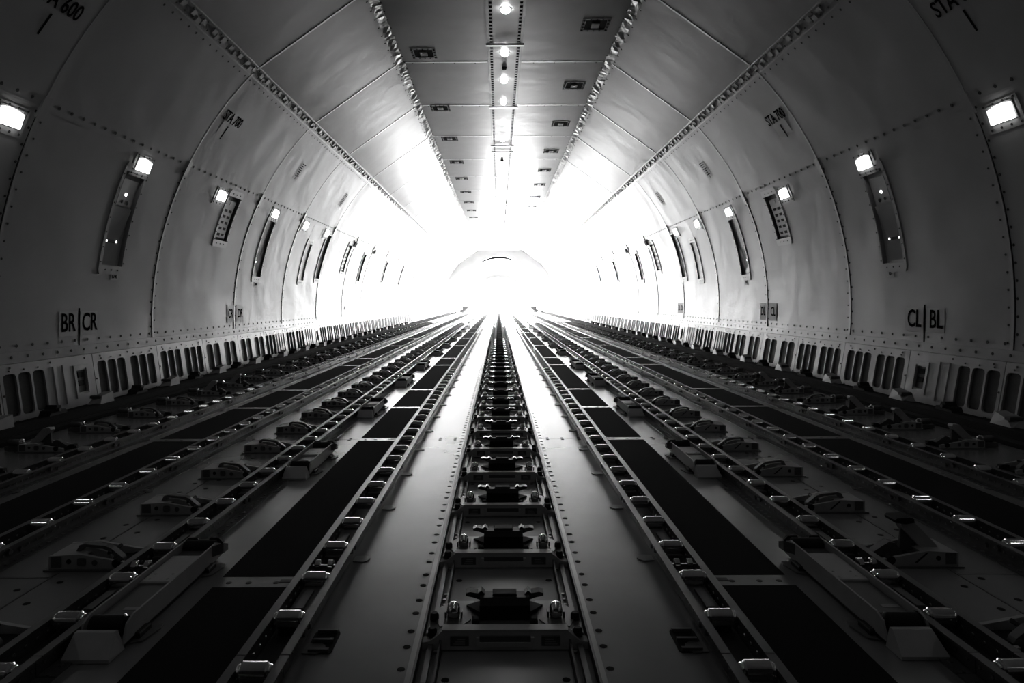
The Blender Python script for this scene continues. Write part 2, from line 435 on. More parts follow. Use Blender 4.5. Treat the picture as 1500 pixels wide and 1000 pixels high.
for s in (-1, 1):
    B = empty('baseboard_'+SIDE[s], kind='structure')
    F = lambda u, y, o, s=s: kp(s, u, y, o)
    far = MB(); farg = MB()
    for i in range(len(KB)-1):
        ya, yb = KB[i]+.003, KB[i+1]-.003
        if yb < 1.5: continue
        sl, ribs, outl = kick_layout(KB[i], KB[i+1], i)
        m = MB(); segs = []; cur = ya
        allo = [(a, b, .14, .84, 's') for a, b in sl]
        if outl: allo.append((outl-.055, outl+.055, .3, .72, 'o'))
        for (a, b, h0, h1, k) in sorted(allo):
            if a-.008 > cur: m.add([F(0, cur, 0), F(1, cur, 0), F(1, a-.008, 0), F(0, a-.008, 0)], [(0, 1, 2, 3)])
            hpts = holed(m, F, max(cur, a-.008), b+.008, 0, 1, a, b, h0, h1, .22 if k == 's' else .1)
            cur = b+.008
            g = [F(u, y, -.013) for y, u in hpts]
            if ya < 20:
                q = MB(); q.add(g, [tuple(range(12))]); PNL.setdefault((s, i), []).append((k, q))
            else: farg.add(g, [tuple(range(12))])
        m.add([F(0, cur, 0), F(1, cur, 0), F(1, yb, 0), F(0, yb, 0)], [(0, 1, 2, 3)])
        m.add([F(1, ya, 0), F(1, yb, 0), F(1, yb, -.05), F(1, ya, -.05)], [(0, 1, 2, 3)])
        m.add([F(0, ya, 0), F(1, ya, 0), F(1, ya, -.02), F(0, ya, -.02)], [(0, 1, 2, 3)])
        m.add([F(0, yb, 0), F(1, yb, 0), F(1, yb, -.02), F(0, yb, -.02)], [(0, 1, 2, 3)])
        P = m.obj('kick_panel', 'kick', B)
        for k, q in PNL.get((s, i), []):
            q.obj('vent_grille' if k == 's' else 'outlet_recess', 'grille' if k == 's' else 'fitd', P)
        if outl and ya < 20:
            q = MB(); slab(q, F, outl-.085, outl-.06, .2, .82, 0, .006); slab(q, F, outl+.06, outl+.085, .2, .82, 0, .006)
            slab(q, F, outl-.06, outl+.06, .2, .27, 0, .006); slab(q, F, outl-.06, outl+.06, .75, .82, 0, .006)
            q.obj('outlet_frame', 'kick', P)
            q = MB()
            for uu in (.42, .58): slab(q, F, outl-.03, outl+.03, uu, uu+.1, -.012, -.004)
            q.obj('outlet', 'rubber', P)
        if ribs:
            for y in ribs:
                q = MB(); a = [(-.009, 0), (-.004, .007), (.004, .007), (.009, 0)]
                vs = [F(u, y+d, o) for u in (.14, .86) for d, o in a]
                q.add(vs, [(0, 1, 5, 4), (1, 2, 6, 5), (2, 3, 7, 6), (0, 3, 2, 1), (4, 5, 6, 7)]); q.obj('pressed_rib', 'kick', P)
        if ya < 16:
            q = MB()
            for a, b in sl:
                for u in (.17, .81):
                    dot(q, F, u, a+.02, .006, -.011, .05); dot(q, F, u, b-.02, .006, -.011, .05)
                dot(q, F, .89, (a+b)/2, .006, .0005, .05)
            for t in (.1, .5, .9):
                dot(q, F, .94, ya+(yb-ya)*t, .007, .0005, .05)
                q2 = ya+(yb-ya)*t; slab(q, F, q2-.012, q2+.012, .05, .07, 0, .003)
            dot(q, F, .08, ya+.015, .007, .0005, .05); dot(q, F, .5, ya+.015, .007, .0005, .05)
            q.obj('screws', 'screw', P, kind='stuff')
    farg.obj('vent_grilles', 'grille', B, kind='stuff')

# ------------------------------------------------------------------ wall fittings
def WF(s): return lambda t, y, o: hp(s, t, y, o)
nwin = 0
for s in (-1, 1):
    F = WF(s)
    for n, (yc, wd, a, b, kind) in enumerate(FIT):
        y0, y1 = yc-wd/2, yc+wd/2
        if kind == 'vent':
            root = empty('vent_panel', (0, 0, 0), None,
                         {0: '', 1: 'recessed grey vent panel with paired square openings beside third lamp on %s wall' % SIDE[s],
                          5: 'distant recessed panel with paired square openings under unlit lamp, %s wall' % SIDE[s],
                          9: 'farthest faint recessed panel with paired openings on the %s wall' % SIDE[s]}[n], 'vent')
        else:
            nwin += 1; root = empty('window_%d' % nwin, (0, 0, 0), 'structure')
        # bezel: rounded frame ring raised from the wall
        m = MB(); fr = .034; h = .008; nt = 8
        slab(m, F, y0-fr+.03, y0+.03, a-.1, b+.1, -.002, h, nt); slab(m, F, y1-.03, y1+fr-.03, a-.1, b+.1, -.002, h, nt)
        slab(m, F, y0+.012, y1-.012, a-.7, a+.6, -.002, h, 1); slab(m, F, y0+.012, y1-.012, b-.6, b+.7, -.002, h, 1)
        for (yy, dy) in ((y0+.012, -.016), (y1-.012, .016)):
            for (tt, d) in ((a-.1, -.6), (b+.1, .6)):
                A = [F(tt, yy, -.002), F(tt, yy+dy, -.002), F(tt+d, yy, -.002)]; Bq = [F(tt, yy, h), F(tt, yy+dy, h), F(tt+d, yy, h)]
                m.add(A+Bq, [(3, 4, 5), (0, 1, 4, 3), (1, 2, 5, 4), (2, 0, 3, 5)])
        m.obj('frame', 'fit' if kind != 'plug' else 'wall', root)
        # recess box
        i0, i1 = y0+.03, y1-.03; a1, b1 = a+.6, b-.6; dep = {'glass': .020, 'vent': .026, 'plain': .008, 'plug': .022}[kind]
        m = MB(); ts = frange(a1, b1, 8)
        for k in range(8):
            m.add([F(ts[k], i0, 0), F(ts[k+1], i0, 0), F(ts[k+1], i0+.01, -dep), F(ts[k], i0+.01, -dep)], [(0, 1, 2, 3)])
            m.add([F(ts[k], i1, 0), F(ts[k+1], i1, 0), F(ts[k+1], i1-.01, -dep), F(ts[k], i1-.01, -dep)], [(0, 1, 2, 3)])
        m.add([F(a1, i0, 0), F(a1, i1, 0), F(a1, i1, -dep), F(a1, i0, -dep)], [(0, 1, 2, 3)])
        m.add([F(b1, i0, 0), F(b1, i1, 0), F(b1, i1, -dep), F(b1, i0, -dep)], [(0, 1, 2, 3)])
        m.obj('reveal', 'fitd' if kind in ('vent', 'glass') else 'fit', root)
        m = MB(); 
        surf(m, F, [i0, i1], frange(a1-.3, b1+.3, 8), -dep)
        m.obj('back_panel', {'vent': 'fitd', 'glass': 'pane', 'plain': 'pane', 'plug': 'wall'}[kind], root, smooth=True)
        # screws round frame
        if yc < 16:
            m = MB()
            for k in range(7):
                t = a+(b-a)*(k+.5)/7; dot(m, F, t, y0+.012, .006, h); dot(m, F, t, y1-.012, .006, h)
            for k in range(3):
                yy = y0+wd*(.25+.25*k); dot(m, F, a, yy, .006, h); dot(m, F, b, yy, .006, h)
            m.obj('screws', 'screw', root, kind='stuff')
        D = b1-a1
        if kind == 'vent':
            m = MB(); slab(m, F, i0+.012, i1-.055, a1+.5, b1-.9, -dep, -dep+.02, 6); m.obj('slotted_plate', 'wall', root)
            for k in range(5):
                for j in range(2):
                    t = a1+D*(.10+.135*k); yy = i0+.045+j*.105
                    m = MB(); slab(m, F, yy, yy+.06, t, t+D*.058, -dep+.02, -dep+.0225); m.obj('opening', 'rubber', root)
            m = MB(); slab(m, F, i0+.1, i0+.15, b1-D*.2, b1-D*.13, -dep+.02, -dep+.0225); m.obj('label_plate', 'decal', root)
        if kind == 'glass':
            m = MB(); k1 = a1+D*.55
            vs = [F(a1+.2, i1-.005, -dep+.004), F(b1-D*.45, i1-.005, -dep+.012), F(b1-D*.50, i0+.20, -dep+.008), F(a1+D*.36, i0+.02, -dep+.004), F(a1+D*.2, i0+.02, -dep+.004)]
            m.add(vs, [(0, 1, 2, 3, 4)]); m.obj('window_shade', 'fitd', root)  # dark sheet standing in for the shaded wedge of the recess
            m = MB(); dot(m, F, a1+D*.25, i0+.05, .009, -dep+.01); m.obj('indicator_light', 'led', root)
        if kind == 'plug':
            m = MB(); vs = [F(a1+D*.03, i0+.02, -dep+.002), F(a1+D*.30, i0+.02, -dep+.002), F(a1+D*.62, i0+.02, -dep+.01), F(a1+D*.62, i1-.02, -dep+.018), F(a1+D*.30, i1-.09, -dep+.018), F(a1+D*.03, i1-.06, -dep+.012)]
            m.add(vs, [(0, 1, 4, 5), (1, 2, 3, 4)]); m.obj('moulded_insert', 'wall', root)
            m = MB(); slab(m, F, i0+.03, i1-.05, a1+D*.64, b1-D*.08, -dep, -dep+.016, 4); m.obj('upper_plate', 'fit', root)
            m = MB(); dot(m, F, b1-D*.24, yc-.02, .013, -dep+.017, n=10); m.obj('indicator_light', 'led', root)
            m = MB(); dot(m, F, b1-D*.32, yc-.045, .013, -dep+.017, n=10); dot(m, F, b1-D*.325, yc+.03, .016, -dep+.017, n=10); m.obj('socket', 'rubber', root)
            m = MB(); slab(m, F, i0+.03, i1-.12, a1+D*.24, a1+D*.27, -dep, -dep+.016); m.obj('latch_handle', 'rubber', root)
            m = MB(); dot(m, F, a1+D*.255, i0+.03, .008, -dep+.017); dot(m, F, a1+D*.255, i1-.12, .008, -dep+.017); m.obj('indicator_light', 'led', root)
    # wall lamps
    for n, (yc, th) in enumerate(LAMPS+DARKLAMPS+[(2.43, 22.6), (.93, 22.6), (-.57, 22.6)]):
        lit = n < len(LAMPS) or n > 7
        lab = ('bright square wall lamp, %s from the camera on the %s wall' % (ORD[n+1], SIDE[s])) if lit else \
              ('small unlit dark square lamp, %s of two on far %s wall' % ('nearer' if n == 6 else 'farther', SIDE[s]))
        if n > 7: lab = 'square wall lamp beside the camera, %s from the frame edge on the %s wall' % (ORD[n-7], SIDE[s])
        root = empty('wall_lamp', tuple(F(th, yc, 0)), None, lab, 'lamp', 'wall lamps in a row along the side walls')
        c = F(th, yc, 0)
        def sh(m): m.v = [tuple(Vector(v)-c) for v in m.v]; return m
        m = MB(); slab(m, F, yc-.14, yc+.14, th-1.9, th+1.45, -.002, .006, 3); sh(m).obj('mounting_plate', 'wall', root)
        m = MB(); slab(m, F, yc-.105, yc+.105, th-1.0, th+1.1, .006, .012, 2); sh(m).obj('lamp_housing', 'fit', root)
        m = MB()
        pts = [(-.95, -.09), (-.95, .095), (.75, .085), (.95, .03), (1.02, -.04), (.8, -.095)]
        vs = [F(th+p[0], yc+p[1], .0125) for p in pts]+[F(th+p[0]*.92, yc+p[1]*.92, .026) for p in pts]
        m.add(vs, [tuple(range(6, 12))]+[(i, (i+1) % 6, (i+1) % 6+6, i+6) for i in range(6)])
        sh(m).obj('lamp_lens', 'lamp' if lit else 'rubber', root)
        m = MB()
        for k in range(4):
            dot(m, F, th-1.5, yc-.115+.077*k, .008, .0065); dot(m, F, th+1.25, yc-.115+.077*k, .007, .0065)
        sh(m).obj('screws', 'screw', root, kind='stuff')
# ceiling spots
for n, y in enumerate([6.47, 7.61, 8.55, 9.49, 10.61, 11.69, 12.9, 13.85, 14.7, 15.7, 5.35, 4.3, 3.2, 2.1, 1.0, -.1, -1.2]):
    root = empty('ceiling_spotlight', (CX, y, Z_CEIL-.004), None, 'round bright ceiling spotlight, %s from the top of the frame along the centre strip' % ORD[n+1] if n < 10 else 'round ceiling spotlight overhead, %s of those above and behind the camera position' % ORD[n-9], 'lamp', 'ceiling spotlights on the centre strip')
    m = MB(); m.lathe([(-.006, .05), (0, .062)], (0, 0, 0), 'z', 20); m.obj('trim_ring', 'joint', root, smooth=True)
    m = MB(); m.lathe([(-.046, .012), (-.042, .026), (-.030, .040), (-.012, .046), (-.004, .046)], (0, 0, 0), 'z', 20); m.obj('spot_lens', 'spot', root, smooth=True)
# ceiling detector pans
DL = [7.64, 9.81, 11.67, 13.63, 15.46, 17.4, 19.2, 20.96, 22.68]; DR = [6.87, 8.81, 10.71, 12.67, 14.52, 16.32, 18.25, 20.1, 21.84]
def detector():
    root = empty('smoke_detector_pan', (0, 0, 0), None, 'x', 'detector', 'square detector pans in two rows on the ceiling')
    m = MB()
    for a in ((-.14, -.105, -.16, .16), (.105, .14, -.16, .16), (-.105, .105, -.16, -.12), (-.105, .105, .12, .16)): m.box(a[0], a[1], a[2], a[3], -.006, .0)
    m.obj('flange', 'wall', root)
    m = MB(); m.box(-.105, .105, -.12, .12, -.003, 0); m.obj('recess', 'flat', root)
    m = MB(); m.box(-.04, .04, -.055, .055, -.014, -.003, 0); m.obj('detector_body', 'fit', root)
    m = MB(); m.box(-.018, .018, -.03, .03, -.018, -.014); m.obj('detector_lens', 'wall', root)
    m = MB()
    for x in (-.123, .123):
        for k in range(4): m.cyl((x, -.12+.08*k, -.014), .012, .008, n=6)
    for y in (-.14, .14):
        for k in range(3): m.cyl((-.06+.06*k, y, -.010), .008, .004, n=6)
    m.obj('studs', 'screw', root, kind='stuff')
    return root
det0 = detector(); dt = tree(det0)
first = True
for s, L in ((-1, DL), (1, DR)):
    for n, y in enumerate(L):
        lab = 'dark square detector pan with studded frame, %s from camera, %s ceiling row' % (ORD[n+1], SIDE[s])
        loc = (CX+s*.905-.0, y, Z_CEIL)
        if first: det0.location = loc; det0['label'] = lab; first = False
        else: copy_tree(dt, None, lab, loc)
        if n < 3:
            m = MB(); m.box(loc[0]-.06, loc[0]+.06, y-.19, y-.175, Z_CEIL-.002, Z_CEIL-.0005); m.obj('label_strip', 'decal', C)

# ------------------------------------------------------------------ printed markings
def text_mesh(name, txt, size, xs=.78, bold=.012):
    c = bpy.data.curves.new('txt', 'FONT'); c.body = txt; c.size = size; c.align_x = 'CENTER'; c.align_y = 'CENTER'; c.offset = bold*size
    c.extrude = .0006; c.resolution_u = 3
    o = bpy.data.objects.new('txt', c); COL.objects.link(o)
    dg = bpy.context.evaluated_depsgraph_get(); me = bpy.data.meshes.new_from_object(o.evaluated_get(dg)); me.name = name
    bpy.data.objects.remove(o)
    for v in me.vertices: v.co.x *= xs
    me.materials.clear(); me.materials.append(M['ink']); return me
def frame_at(s, th, y, off):
    """x axis = reading direction seen from inside, y axis = up along the wall, z = into the room"""
    p = hp(s, th, y, off); up = (hp(s, th+.5, y, off)-p).normalized(); xd = Vector((0, -s, 0)); zz = xd.cross(up)
    m = Matrix((xd, up, zz)).transposed().to_4x4(); m.translation = p; return m
def marking(s, th, y, parts, label, back=None):
    root = empty('wall_marking', kind=None, label=label, cat='marking'); root.matrix_world = frame_at(s, th, y, .0078 if th > 24 or abs(y-7.93) < .2 else .0045)
    if back:
        for (x0, x1, z0, z1, mm) in back:
            m = MB(); m.box(x0, x1, z0, z1, -.0012, -.0006); m.obj('backing_label', mm, root)
    for p in parts:
        if p[0] == 'bar':
            m = MB(); m.box(p[1], p[2], p[3], p[4], -.0004, .0006); m.obj('bar', 'ink', root)
        else:
            o = bpy.data.objects.new('lettering', text_mesh('lettering', p[1], p[4], p[5] if len(p) > 5 else .78)); COL.objects.link(o); o.parent = root; o.location = (p[2], p[3], 0)
    return root
bk = [(-.225, -.015, -.09, .085, 'decald'), (.015, .225, -.09, .085, 'decald')]
M['decald'] = mat('decal_dark', .34, .5)
for s, a, b in ((-1, 'BR', 'CR'), (1, 'CL', 'BL')):
    marking(s, -.6, 5.0, [('t', a, -.125, 0, .185), ('t', b, .13, 0, .185), ('bar', -.008, .008, -.215, .11)],
            'large black zone letters %s and %s either side of a vertical bar' % (a, b), bk)
for s, a, b in ((-1, 'CR', 'DR'), (1, 'DL', 'CL')):
    marking(s, -.4, 7.93, [('t', a, -.112, 0, .14), ('t', b, .175, 0, .14), ('bar', .028, .042, -.27, .10)],
            'smaller zone letters %s and %s on grey backing beside a joint' % (a, b), [(-.205, -.02, -.1, .1, 'decal' if s < 0 else 'decald'), (.055, .27, -.1, .1, 'decal' if s < 0 else 'decald')])
marking(-1, -.4, 13.7, [('t', 'DR', -.1, 0, .12)], 'faint far zone letters DR on the bright left wall')
marking(1, -.4, 11.7, [('t', 'DL', -.1, 0, .12), ('t', 'DL', .1, 0, .12)], 'faint far zone letters on the bright right wall', [(-.2, .2, -.09, .09, 'decall')])
for s in (-1, 1):
    marking(s, 34.4, 3.83, [('t', 'STA 600', 0, .07, .14), ('bar', -.008, .008, -.15, -.01)], 'large black station text STA 600 with bar high on %s wall' % SIDE[s])
    marking(s, 34.4, 6.33, [('t', 'STA 700', 0, .07, .14), ('bar', -.008, .008, -.15, -.01)], 'black station text STA 700 with bar on grey label, %s wall' % SIDE[s],
            [(-.13, .13, -.19, .13, 'decal' if s < 0 else 'decald')])
    for y, n in ((8.58, 'nearer'), (11.0, 'farther')):
        r = marking(s, 34.6, y, [('bar', -.006, .006, -.12, .0)], '%s small grey placard with lines of print high on %s wall' % (n, SIDE[s]), [(-.09, .09, -.14, .12, 'decal')])
        for k in range(7):
            m = MB(); m.box(-.07, .07-.02*(k % 3), .09-.028*k, .10-.028*k, -.0005, .0006); m.obj('print_line', 'ink', r)
    for y in (5.42, 8.57):
        marking(s, 6.0 if y < 6 else 6.2, y, [('t', 'O R' if s < 0 else 'O', 0, 0, .05)], 'tiny label under the %s recessed window panel on %s wall' % ('nearest' if y < 6 else 'third', SIDE[s]), [(-.05, .05, -.03, .03, 'decald')])

# ------------------------------------------------------------------ roller tracks
RX = [.483, .976, 1.477, 2.0]
RP = [1.313+.2188*k for k in range(-3, 200) if 1.313+.2188*k < 43]
def roller_mesh(n=12):
    m = MB(); m.lathe([(-.041, .006), (-.034, .006), (-.034, .013), (-.031, .0155), (-.027, .0155), (-.024, .0195), (.024, .0195), (.027, .0155), (.031, .0155), (.034, .013), (.034, .006), (.041, .006)], (0, 0, 0), 'x', n)
    return m
rmesh = roller_mesh(14).mesh('roller', 'chrome', True)
def rob(me, name, parent, loc):
    o = bpy.data.objects.new(name, me); COL.objects.link(o); o.parent = parent; o.location = loc; return o
cm = MB()
for x in (-.017, .017):
    cm.lathe([(-.008, .012), (-.006, .015), (.006, .015), (.008, .012)], (x, 0, .002), 'x', 12)
cm.box(-.036, .036, -.004, .004, -.004, .004)
caster_me = cm.mesh('caster', 'chrome', True)
fm = MB()  # tie-down foot
fm.prism([(.0, -.02), (.03, -.024), (.042, -.014), (.046, 0), (.042, .014), (.03, .024), (0, .02)], 0, .003, 'z')
foot_me = fm.mesh('mounting_foot', 'castd')
fm = MB(); fm.box(-.028, .028, -.11, .11, 0, .02, .004); fm.box(-.01, .01, -.05, .05, .02, .028)
insert_me = fm.mesh('track_insert', 'castd')
for s in (-1, 1):
    for r, X in enumerate(RX):
        names = ['innermost', 'second', 'third', 'outermost']
        T = empty('roller_track', (s*X, 0, 0), None, 'long grey channel track of chrome rollers, %s on the %s of centre' % (names[r], SIDE[s]), 'track', 'roller tracks running the length of the floor')
        m = MB(); Y0, Y1 = .3, 43.6
        m.box(-.036, .036, Y0, Y1, 0, .004); m.obj('track_base', 'raild', T)
        for q in (-1, 1):
            m = MB(); cuts = [Y0, 1.36+.0, 6.06, 11.5, 17.1, 24, 32, Y1]
            for k in range(len(cuts)-1):
                a, b = cuts[k]+.0015, cuts[k+1]-.0015
                x0, x1 = sorted((q*.036, q*.040)); m.box(x0, x1, a, b, .0, .044)
                x0, x1 = sorted((q*.034, q*.0535)); m.box(x0, x1, a, b, .042, .046)
                if r > 0: x0, x1 = sorted((q*.040, q*.078)); m.box(x0, x1, a, b, 0, .004)
            m.obj('side_rail', 'rail', T)
            m = MB(); y = .9
            while y < 7.5:
                for (xx, dx) in ((.0353, -.002),):
                    cx = q*(xx); m.lathe([(0, .0045), (dx*q*-1*-1, .0035)], (cx, y, .024), 'x', 6)
                m.lathe([(0, .0045), (q*.002, .0035)], (q*.0402, y+.015, .022), 'x', 6)
                if r > 0: m.cyl((q*.062, y, .004), .006, .0015, n=6)
                y += .036 if y < 4 else .06
            m.obj('rivets', 'rivet', T, kind='stuff')
        far = MB()
        for y in RP:
            if y < .7: continue
            if y < 9.9: rob(rmesh, 'roller', T, (0, y, .0375))
            else: far.lathe([(-.034, .013), (-.025, .0195), (.025, .0195), (.034, .013)], (0, y, .0375), 'x', 8 if y < 20 else 6)
        far.obj('far_rollers', 'chrome', T, smooth=True, kind='stuff')
        if r < 2:
            for y in (1.84, 4.62, 7.4): rob(caster_me, 'caster', T, (0, y, .036))
        for y in ([.98, 1.47, 1.98, 2.47, 2.95, 3.43, 3.92, 4.4, 4.9, 5.4, 5.9, 6.4, 6.9, 7.4, 7.9, 8.9, 9.9, 10.9] if r == 0 else [1.7, 2.7, 3.7, 4.7, 5.7, 6.7, 7.7, 8.7, 9.7]):
            o = rob(foot_me, 'mounting_foot', T, (-s*.05 if r != 1 else s*-.05, y, .0005))
            if s > 0: o.rotation_euler = (0, 0, pi)
        for y in ([1.13, 1.65, 2.06, 2.7, 3.1] if r < 2 else [2.5, 3.6, 4.6]): rob(insert_me, 'track_insert', T, (0, y, .004))
        # bolts on side web
        m = MB(); y = 1.0
        while y < 12:
            m.lathe([(0, .010), (-s*.008, .008)], (-s*.040, y, .026), 'x', 8); m.lathe([(0, .008), (-s*.006, .006)], (-s*.040, y+.05, .018), 'x', 8); y += .49
        m.obj('web_bolts', 'castd', T, kind='stuff')
# open tie-down pockets beside the nearest end of the inner tracks
for s in (-1, 1):
    P = empty('tie_down_pocket', (s*.399, 1.5, 0), None, 'black rectangular floor pocket beside nearest end of %s inner roller track' % SIDE[s], 'floor fitting')
    m = MB(); m.prism([(-.024, -.05), (.024, -.05), (.028, -.04), (.028, .04), (.024, .05), (-.024, .05), (-.028, .04), (-.028, -.04)], .0005, .002, 'z'); m.obj('pocket_base', 'flat', P)
    for y in (-.042, 0, .042):
        m = MB(); m.box(-.022, .022, y-.004, y+.004, .002, .009); m.obj('pocket_bar', 'castd', P)
# ------------------------------------------------------------------ centre guide track
T = empty('centre_track', (0, 0, 0), None, 'dark ladder-like centre guide track running straight down the middle of the floor', 'track')
for s in (-1, 1):
    m = MB(); f = lambda a, b, c, d: m.box(*sorted((s*a, s*b)), .5, 43.5, c, d)
    f(.137, .183, 0, .004); f(.137, .142, .004, .022); f(.178, .183, .004, .028); m.obj('side_channel', 'raild', T)
    m = MB(); m.box(*sorted((s*.155, s*.166)), .5, 43.5, .004, .014); m.obj('channel_rib', 'rail', T)
    m = MB(); m.box(*sorted((s*.183, s*.200)), .5, 43.5, 0, .003); m.obj('edge_strip', 'deckd', T)
    m = MB(); y = 1.0
    while y < 8:
        for k in range(3): m.cyl((s*.148, y+.03*k, .004), .005, .004, n=6)
        y += .446/2
    m.obj('channel_studs', 'rivet', T, kind='stuff')
def guide_unit(lod=0):
    g = 'guide units stacked along the centre track'
    U = empty('guide_unit', (0, 0, 0), None, 'x', 'cargo guide', g)
    m = MB()   # cross bar with chamfered ends, leaning face
    A = [(-.178, .003), (.178, .003), (.178, .017), (.162, .019), (.136, .038), (-.136, .038), (-.162, .019), (-.178, .017)]
    n = 8
    vs = [(x, -.0+.25*(z-.004), z) for x, z in A]+[(x, .03, z) for x, z in A]
    m.add(vs, [tuple(range(n))[::-1], tuple(range(n, 2*n))]+[(i, (i+1) % n, (i+1) % n+n, i+n) for i in range(n)])
    m.obj('cross_bar', 'cast', U)
    m = MB(); m.box(-.136, .136, .008, .034, .038, .041); m.obj('top_lip', 'castl', U)
    m = MB()   # carrier plate with cut corners
    m.prism([(-.172, .03), (.172, .03), (.168, .10), (.125, .19), (.075, .19), (.055, .15), (-.055, .15), (-.075, .19), (-.125, .19), (-.168, .10)], .018, .024, 'z')
    m.obj('carrier_plate', 'rail', U)
    m = MB(); m.box(-.057, .057, .034, .085, .024, .027); m.obj('spring_cover', 'castd', U)
    m = MB(); m.prism([(.082, .024), (.135, .024), (.150, .056), (.145, .066), (.10, .071), (.082, .060)], -.057, .057, 'x'); m.obj('guide_block', 'rubber', U)
    m = MB(); m.box(-.028, .028, .11, .14, .068, .075, .002); m.obj('block_cap', 'rubber', U)
    for q in (-1, 1):
        m = MB()
        m.prism([(q*.045, .058), (q*.046, .070), (q*.054, .078), (q*.062, .072), (q*.080, .075), (q*.090, .072), (q*.090, .066), (q*.072, .062), (q*.055, .056)], .120, .145, 'y')
        m.obj('pawl_horn', 'gloss', U)
        m = MB(); m.add([(q*.055, .105, .024), (q*.055, .17, .024), (q*.09, .155, .024), (q*.055, .105, .034), (q*.055, .17, .034), (q*.09, .155, .030)], [(0, 2, 1), (3, 4, 5), (0, 1, 4, 3), (1, 2, 5, 4), (2, 0, 3, 5)]); m.obj('side_wedge', 'rubber', U)
        m = MB(); m.box(*sorted((q*.057, q*.074)), .068, .090, .024, .036, .003); m.obj('stop_lug', 'rubber', U)
        m = MB(); m.prism([(q*(.117+a), .115+b) for a, b in ((-.018, -.058), (.028, -.058), (.040, -.028), (.036, .035), (.018, .06), (-.018, .06), (-.040, .03), (-.040, -.025))], .0235, .026, 'z'); m.obj('roller_pocket', 'castd', U)
        m = MB(); m.lathe([(-.0145, .006), (-.013, .014), (-.008, .0185), (0, .020), (.008, .0185), (.013, .014), (.0145, .006)], (q*.117, .105, .040), 'x', 16); wl = m.obj('guide_wheel', 'chrome', U, smooth=True)
        m = MB(); m.box(*sorted((q*.097, q*.101)), .095, .118, .026, .040); m.box(*sorted((q*.133, q*.137)), .095, .118, .026, .040); m.obj('wheel_fork', 'castd', U)
        for yy, xx in ((.022, .158), (.094, .160)):
            m = MB(); m.lathe([(0, .010), (.014, .010), (.018, .007)], (q*xx, yy, .022), 'z', 8); m.obj('bolt', 'rubber', U, smooth=True)
        m = MB(); m.box(*sorted((q*.078, q*.118)), .0008, .006, .010, .030); bb = m.obj('label_plate', 'rail', U); 
        if lod == 0:
            for k in range(3):
                m = MB(); m.box(*sorted((q*.1-.014*q, q*.1+(.012-.004*k)*q)), .0002, .002, .013+.005*k, .0155+.005*k); m.obj('print_line', 'decal', bb)
    m = MB(); m.prism([(-.062, .013), (-.056, .008), (.056, .008), (.062, .013), (.062, .028), (.055, .028), (.055, .018), (-.055, .018), (-.055, .028), (-.062, .028)], -.001, .006, 'y'); m.obj('handle', 'castl', U)
    m = MB(); m.box(-.055, .055, .002, .0075, .018, .030); m.obj('handle_slot', 'castd', U)
    return U
U = guide_unit(); ut = tree(U)
UY = [1.462+.4505*k for k in range(-1, 93)]
# lighter version for units beyond fifteen metres
def guide_far():
    V = empty('guide_unit', (0, 0, 0), None, 'x', 'cargo guide', 'guide units stacked along the centre track')
    m = MB(); m.prism([(-.178, .004), (.178, .004), (.178, .017), (.136, .038), (-.136, .038), (-.178, .017)], 0, .03, 'y'); m.obj('cross_bar', 'cast', V)
    m = MB(); m.box(-.057, .057, .082, .148, .02, .072, .006); m.obj('guide_block', 'rubber', V)
    m = MB(); m.box(-.172, .172, .03, .17, .018, .024); m.obj('carrier_plate', 'raild', V)
    for q in (-1, 1):
        m = MB(); m.lathe([(-.012, .017), (-.008, .021), (.008, .021), (.012, .017)], (q*.117, .105, .038), 'x', 8); m.obj('guide_wheel', 'chrome', V)
    return V
for k, y in enumerate(UY):
    n = k  # first visible bar is k=1 (nearest); k=0 lies below the frame
    if k == 0: continue
    if y < 12:
        lab = 'dark steel guide unit with black block and two wheels, %s from camera on centre track' % ORD[k]
        if k == 1: U.location = (0, y, 0); U['label'] = lab
        else: copy_tree(ut, None, lab, (0, y, 0))
    else:
        lab = 'small distant dark guide unit merging into the far end of the centre track'
        if y-.4505 < 12: V = guide_far(); vt = tree(V); V.location = (0, y, 0); V['label'] = lab
        else: copy_tree(vt, None, lab, (0, y, 0))

